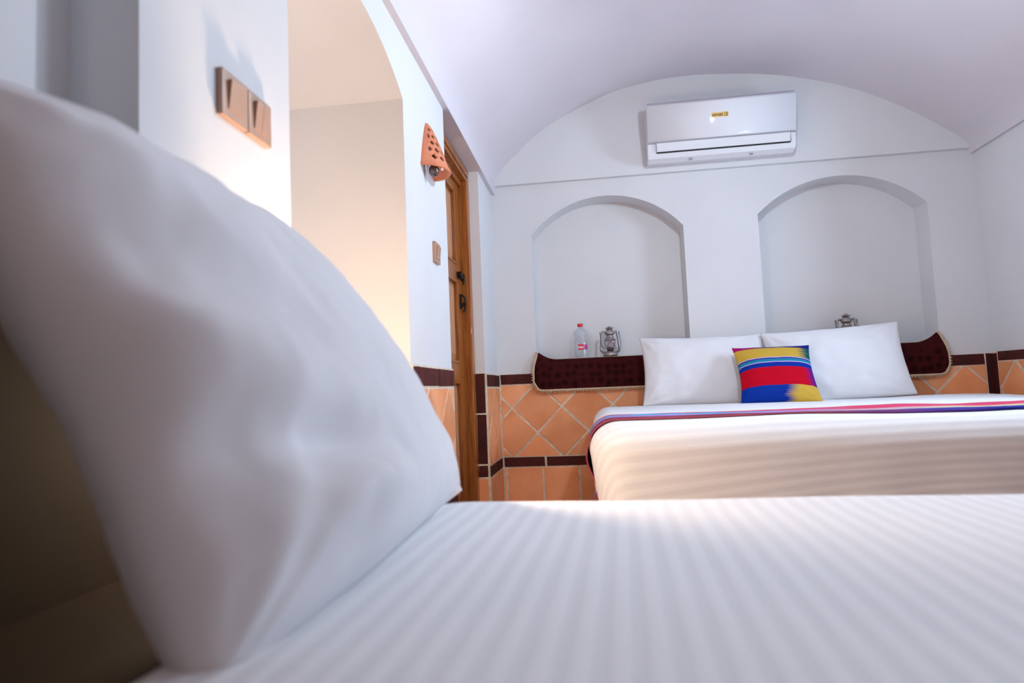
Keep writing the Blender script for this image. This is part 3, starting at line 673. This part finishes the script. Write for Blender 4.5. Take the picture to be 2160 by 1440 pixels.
def loft_spread(name, x0, x1, y0, y1, top, drop, r, m, uvaxis, cr=0.10, tuck=0.02, nper=220, wob=0.004, seed=0, period_dir=1):
    """bedspread: rounded-rectangle rings from the middle of the top outwards, over the edge and down"""
    cx, cy = (x0+x1)/2, (y0+y1)/2; hx, hy = (x1-x0)/2, (y1-y0)/2
    def ring(inset, off):
        ax, ay = max(hx-inset, 0.004), max(hy-inset, 0.004); c = max(min(cr-inset*0.35, ax, ay), 0.002); pts = []
        segs = [((ax-c, -(ay-c)), -90), ((ax-c, ay-c), 0), ((-(ax-c), ay-c), 90), ((-(ax-c), -(ay-c)), 180)]
        base = []
        for (px, py), a0 in segs:
            for k in range(13):
                a = R(a0+90*k/12); base.append((px+c*math.cos(a), py+c*math.sin(a)))
        base.append(base[0]); L = [0]
        for p, q in zip(base, base[1:]): L.append(L[-1]+math.hypot(q[0]-p[0], q[1]-p[1]))
        j = 0
        for k in range(nper):
            s = L[-1]*k/nper
            while L[j+1] < s: j += 1
            f = (s-L[j])/max(L[j+1]-L[j], 1e-9); pts.append((base[j][0]+(base[j+1][0]-base[j][0])*f, base[j][1]+(base[j+1][1]-base[j][1])*f))
        return pts
    ref = ring(r, 0); rin = ring(r+0.02, 0); nrm = []
    for (px, py), (qx, qy) in zip(ref, rin):
        dx, dy = px-qx, py-qy; l = math.hypot(dx, dy) or 1; nrm.append((dx/l, dy/l))
    rings = []
    mn = min(hx, hy)
    for k in range(16): rings.append((mn*(1-k/16)*0.999+r*(k/16), 0.0, 0.0))
    for k in range(9):
        a = math.pi/2*k/8; rings.append((r*(1-math.sin(a)), -r*(1-math.cos(a)), r*a))
    nd = 14
    for k in range(1, nd+1): rings.append((tuck*k/nd, -r-(drop-r)*k/nd, r*math.pi/2+(drop-r)*k/nd))
    bm = BM(); uvl = bm.loops.layers.uv.new('UVMap'); VV = []; UU = []
    for ins, dz, arc in rings:
        pts = ring(ins, 0); vs = []; us = []
        for k, (x, y) in enumerate(pts):
            X, Y = cx+x, cy+y; z = top+dz
            if dz > -0.01: z += wob*fbm(X*2.5+seed, Y*2.5, 0.3)
            else:
                e = min(1, -dz/drop*1.6); f = wob*1.6*fbm(X*4+seed, Y*4, dz*5)*e + 0.006*math.sin((X-Y)*23+seed)*max(0, -dz-r)/drop
                l = math.hypot(x, y); X += x/l*f; Y += y/l*f
            if arc > 0: uu = (cy+ref[k][1]+nrm[k][1]*arc) if uvaxis == 'y' else (cx+ref[k][0]+nrm[k][0]*arc)
            else: uu = cy+y if uvaxis == 'y' else cx+x
            vs.append(bm.verts.new((X, Y, z))); us.append((uu, X if uvaxis == 'y' else Y))
        VV.append(vs); UU.append(us)
    for a in range(len(VV)-1):
        for k in range(nper):
            k2 = (k+1) % nper; idx = [(a, k), (a+1, k), (a+1, k2), (a, k2)]
            f = bm.faces.new([VV[i][j] for i, j in idx])
            for l, (i, j) in zip(f.loops, idx): l[uvl].uv = UU[i][j]
    bm.faces.new(VV[0])
    bmesh.ops.recalc_face_normals(bm, faces=bm.faces)
    o = obj(name, bm, m, None, smooth=True, world=True)
    return o
def bed(x0, x1, y0, y1, top, label, head):
    cx, cy = (x0+x1)/2, (y0+y1)/2; t = thing('bed', (cx, cy, ZF), label, 'bed'); hx, hy = (x1-x0)/2, (y1-y0)/2; T = top+H
    bm = BM(); box(bm, -hx+0.03, hx-0.03, -hy+0.03, hy-0.03, T-0.20, T-0.012, 0.04); obj('mattress', bm, M_pillow, t)
    bm = BM(); box(bm, -hx+0.04, hx-0.04, -hy+0.04, hy-0.04, 0.12, T-0.205, 0.01); obj('bed_base', bm, M_bedwood, t)
    for sx in (-1, 1):
        for sy in (-1, 1):
            bm = BM(); x = sx*(hx-0.09); y = sy*(hy-0.09); box(bm, x-0.03, x+0.03, y-0.03, y+0.03, 0, 0.13, 0.004); obj('leg', bm, M_bedwood, t)
    return t
# far bed, head against the niche wall
FB = (-0.035, 1.93, 1.93, 3.69)
bed(FB[0]+0.02, FB[1]-0.02, FB[2]+0.02, FB[3], ZM, 'wide bed with its head against the niche wall', 'y')
o = loft_spread('bedspread', FB[0], FB[1], FB[2], FB[3]+0.01, ZM, 0.40, 0.085, M_str1, 'y', cr=0.12, tuck=0.03, seed=3.0, wob=0.006)
tag(o, 'white satin-striped bedspread on the far bed, crossed by the coloured runner', 'bedspread')
# near bed, head against the pier wall
ZN = -0.176
NB = (-0.315, 1.45, -0.46, 1.115)
nb_rot = R(-2.2)
b2 = bed(NB[0]+0.02, NB[1]-0.09, NB[2]+0.02, NB[3]-0.09, ZN, 'wide bed with its head against the side wall below the pair of switches', 'x')
o2 = loft_spread('bedspread', NB[0], NB[1], NB[2], NB[3], ZN, 0.36, 0.05, M_str1, 'x', cr=0.08, tuck=0.02, seed=9.0, wob=0.003)
tag(o2, 'white satin-striped bedspread under the single big pillow, beside the pier wall', 'bedspread')
bm = BM(); hc = ((NB[0]+NB[1]-0.07)/2, (NB[2]+NB[3]-0.07)/2)
box(bm, -0.555-hc[0], NB[0]+0.05-hc[0], NB[2]+0.02-hc[1], NB[3]-0.035-hc[1], 0.12, ZN+H-0.02, 0.006); obj('head_ledge', bm, M_ledge, b2)
bm = BM(); box(bm, -0.566-hc[0], -0.557-hc[0], NB[2]+0.02-hc[1], NB[3]-0.045-hc[1], 0.12, ZN+H+0.40, 0.004); obj('headboard', bm, M_ledge, b2)
piv = Vector((NB[0], NB[3], 0))
for q in (o2,):
    q.matrix_world = Matrix.Translation(piv) @ Matrix.Rotation(nb_rot, 4, 'Z') @ Matrix.Translation(-piv) @ (Matrix.Translation(q.location))

# runner across the foot of the far bed
bm = BM(); uvl = bm.loops.layers.uv.new('UVMap'); r = 0.088; top = ZM+0.003
pth = []
for k in range(16): pth.append((FB[0]-0.004-0.010*math.sin(k*0.6)+0.022*(1-k/15), ZM-0.085-0.25*(1-k/15)))
for k in range(1, 13): a = math.pi/2*k/12; pth.append((FB[0]-0.006+r*(1-math.cos(a)), top-r+r*math.sin(a)))
NXR = 90
for k in range(1, NXR+1): pth.append((FB[0]+r+(FB[1]-FB[0]-2*r)*k/NXR, top))
for k in range(1, 13): a = math.pi/2*k/12; pth.append((FB[1]-r+r*math.sin(a)+0.006, top-r+r*math.cos(a)))
for k in range(1, 8): pth.append((FB[1]+0.008, top-r-0.2*k/7))
acc = [0]
for a, b in zip(pth, pth[1:]): acc.append(acc[-1]+math.hypot(b[0]-a[0], b[1]-a[1]))
def edge_lo(x): return 2.065-0.085*max(0, min(1, (x-0.7)/0.7))+0.012*math.sin(x*5)
NV = 16; G = []
for (x, z), s in zip(pth, acc):
    y0 = edge_lo(x); y1 = y0+0.40; row = []
    for j in range(NV+1):
        v = j/NV; zz = z+0.001*fbm(x*3, v*2, 5.0) + (0.006*fbm(x*2.5+3.0, (y0+(y1-y0)*v)*2.5, 0.3) if z > ZM-0.01 else 0)
        yy = y0+(y1-y0)*v; e = max(0, min(1, (FB[2]+0.085-yy)/0.085)); zz -= 0.085*(1-math.sqrt(max(0, 1-e*e)))
        row.append((bm.verts.new((x, yy, zz+0.001)), (s/acc[-1], v)))
    G.append(row)
for i in range(len(G)-1):
    for j in range(NV):
        q = (G[i][j], G[i+1][j], G[i+1][j+1], G[i][j+1]); f = bm.faces.new([p[0] for p in q])
        for l, p in zip(f.loops, q): l[uvl].uv = p[1]
o = obj('bed_runner', bm, M_run, None, smooth=True, world=True); sm = o.modifiers.new('thickness', 'SOLIDIFY'); sm.thickness = 0.004; sm.offset = 0
tag(o, 'narrow woven runner in red, blue and yellow laid across the far bed', 'bed runner')

# pillows on the far bed
def pil(x, y, rot, seed, label, w=0.70, h=0.40, t=0.15):
    o = obj('pillow', pillow_mesh(w, h, t, 48, 32, seed, wr=0.007, pinch=0.06), M_pillow, None, smooth=True)
    return place(o, (x, y, ZM-0.006), rot, label, 'pillow')
pil(0.556, 3.535, (R(-17), R(1.0), 0), 1.3, 'white pillow propped at the head of the far bed on the door side', 0.655, 0.385)
pil(1.228, 3.505, (R(-17), R(-2.5), 0), 4.7, 'white pillow propped at the head of the far bed in front of a lantern', 0.69, 0.395)
o = obj('cushion', pillow_mesh(0.375, 0.335, 0.14, 44, 40, 2.2, wr=0.003, pinch=0.09, uv=True, p=2.2), M_cush, None, smooth=True)
place(o, (0.868, 3.30, ZM-0.002), (R(-33), R(0.5), R(-2)), 'small ikat cushion in yellow, blue and red bands leaning on the white pillows', 'cushion')

# big pillow on the near bed, propped against the pier wall
def near_fold(q, a, b, side, th):
    # slack, creased case towards the end nearest the room's dark end wall (a = -1) and the bottom
    k = max(0, (-a-0.35)/0.65); bb = (b+1)/2
    q.z -= 0.557*bb*(0.378*max(0, a)**3.84+0.03*(a+1)/2)+(0.022+0.022*max(0, -a)**0.5)*bb*(1-max(0, a))
    q.y += 0.030*max(0, -a)**2.5*(1-0.75*bb)
    q.y += 0.025*max(0, -b)**3*(1-max(0, a)**6)
    q.x += 0.022*max(0, a)**8*max(0, -b)**8
    if side < 0:
        g = min(1, th*1.4); f = -0.016*k*math.sin(b*7+a*5+0.8)*(1-abs(b)**3)
        f += 0.034*math.exp(-(((a+0.58)/0.28)**2+((b+0.50+0.25*(a+0.62))/0.10)**2))
        f -= 0.020*math.exp(-(((a+0.58)/0.28)**2+((b+0.74)/0.09)**2))
        f += 0.006*math.sin(a*60)*math.exp(-((b+0.93)/0.10)**2)*max(0, a-0.1)
        q.y += f*g
    return q
NPM = pillow_mesh(0.738, 0.557, 0.185, 150, 110, 7.7, wr=0.004, pinch=0.02, foldfn=near_fold, p=1.9, pn=6)
o = obj('pillow', NPM, M_pillow, None, smooth=True)
# local x -> world +Y (length), local -y (front) -> world +X, local z up, leaning back on the wall
o.matrix_world = Matrix.Translation((-0.236, 0.785, ZN+H+0.002)) @ Matrix.Rotation(R(92.2), 4, 'Z') @ Matrix.Rotation(R(-31), 4, 'X')
tag(o, 'big white pillow propped against the pier wall on the near bed', 'pillow')

# ------------------------------------------------------------------ lamps the light comes from
nt_ = thing('bedside_table', (-0.455, 1.33, ZF), 'small dark wooden bedside table between the big pillow and the arched alcove', 'table')
bm = BM(); box(bm, -0.10, 0.10, -0.15, 0.15, 0.40, 0.425, 0.004); obj('table_top', bm, M_bedwood, nt_)
bm = BM(); box(bm, -0.09, 0.09, -0.135, 0.135, 0.30, 0.40, 0.003); obj('drawer_box', bm, M_bedwood, nt_)
for sx in (-1, 1):
    for sy in (-1, 1):
        bm = BM(); box(bm, sx*0.075-0.015, sx*0.075+0.015, sy*0.12-0.015, sy*0.12+0.015, 0, 0.30, 0.002); obj('leg', bm, M_bedwood, nt_)
tl = thing('table_lamp', (-0.44, 1.23, ZF+0.425), 'small brass bedside lamp with an open bare bulb behind the big pillow', 'lamp')
bm = BM(); lathe(bm, [(0, 0), (0.05, 0), (0.05, 0.008), (0.012, 0.016), (0.008, 0.10), (0.014, 0.105), (0.014, 0.125), (0, 0.125)]); obj('stand', bm, M_brass, tl, smooth=True)
bm = BM(); lathe(bm, [(0.010, 0.125), (0.022, 0.145), (0.026, 0.16), (0.020, 0.178), (0, 0.185)]); b_ = obj('bulb', bm, M_bulbw, tl, smooth=True); b_.visible_shadow = True
pl = bpy.data.lights.new('bedside_glow', 'POINT'); pl.energy = 16.0; pl.color = (1.0, 0.72, 0.48); pl.shadow_soft_size = 0.03
po = bpy.data.objects.new('bedside_glow', pl); C.objects.link(po); po.parent = tl; po.location = (0, 0, 0.225)
pd = thing('pendant_lamp', (0.60, 1.98, 1.30), 'white pendant lamp hanging from the crown of the vault', 'lamp')
bm = BM(); tube(bm, [(0, 0, 0.10), (0, 0, 0.43)], 0.004, 6); obj('cord', bm, M_black, pd)
bm = BM(); lathe(bm, [(0.018, 0.10), (0.022, 0.09), (0.022, 0.05), (0, 0.045)], 16); obj('bulb_holder', bm, M_white, pd, smooth=True)
bm = BM(); lathe(bm, [(0.012, 0.045), (0.03, 0.015), (0.032, -0.005), (0.022, -0.05), (0, -0.060)], 16); obj('bulb', bm, M_bulbw, pd, smooth=True)
bm = BM(); lathe(bm, [(0.024, 0.095), (0.05, 0.085), (0.10, 0.03), (0.16, -0.055), (0.157, -0.055), (0.097, 0.026), (0.048, 0.080), (0.022, 0.090)], 40); obj('cutoff_shade', bm, M_white, pd, smooth=True)  # opaque shade added to keep the bulb's direct light off the vault
pl = bpy.data.lights.new('pendant_glow', 'POINT'); pl.energy = 25; pl.color = (0.74, 0.88, 1.0); pl.shadow_soft_size = 0.04
po = bpy.data.objects.new('pendant_glow', pl); C.objects.link(po); po.parent = pd; po.location = (0, 0, -0.112)

# a lit clay sconce on the dark end wall, behind the camera
sc2 = thing('wall_sconce', (0.30, YF, 0.80), 'lit terracotta half-cone sconce on the dark brown end wall', 'sconce', (0, 0, math.radians(90)))
sconce(sc2)
pl = bpy.data.lights.new('sconce_glow', 'POINT'); pl.energy = 5.0; pl.color = (1.0, 0.58, 0.36); pl.shadow_soft_size = 0.03
po = bpy.data.objects.new('sconce_glow', pl); C.objects.link(po); po.parent = sc2; po.location = (0.06, 0, -0.06)
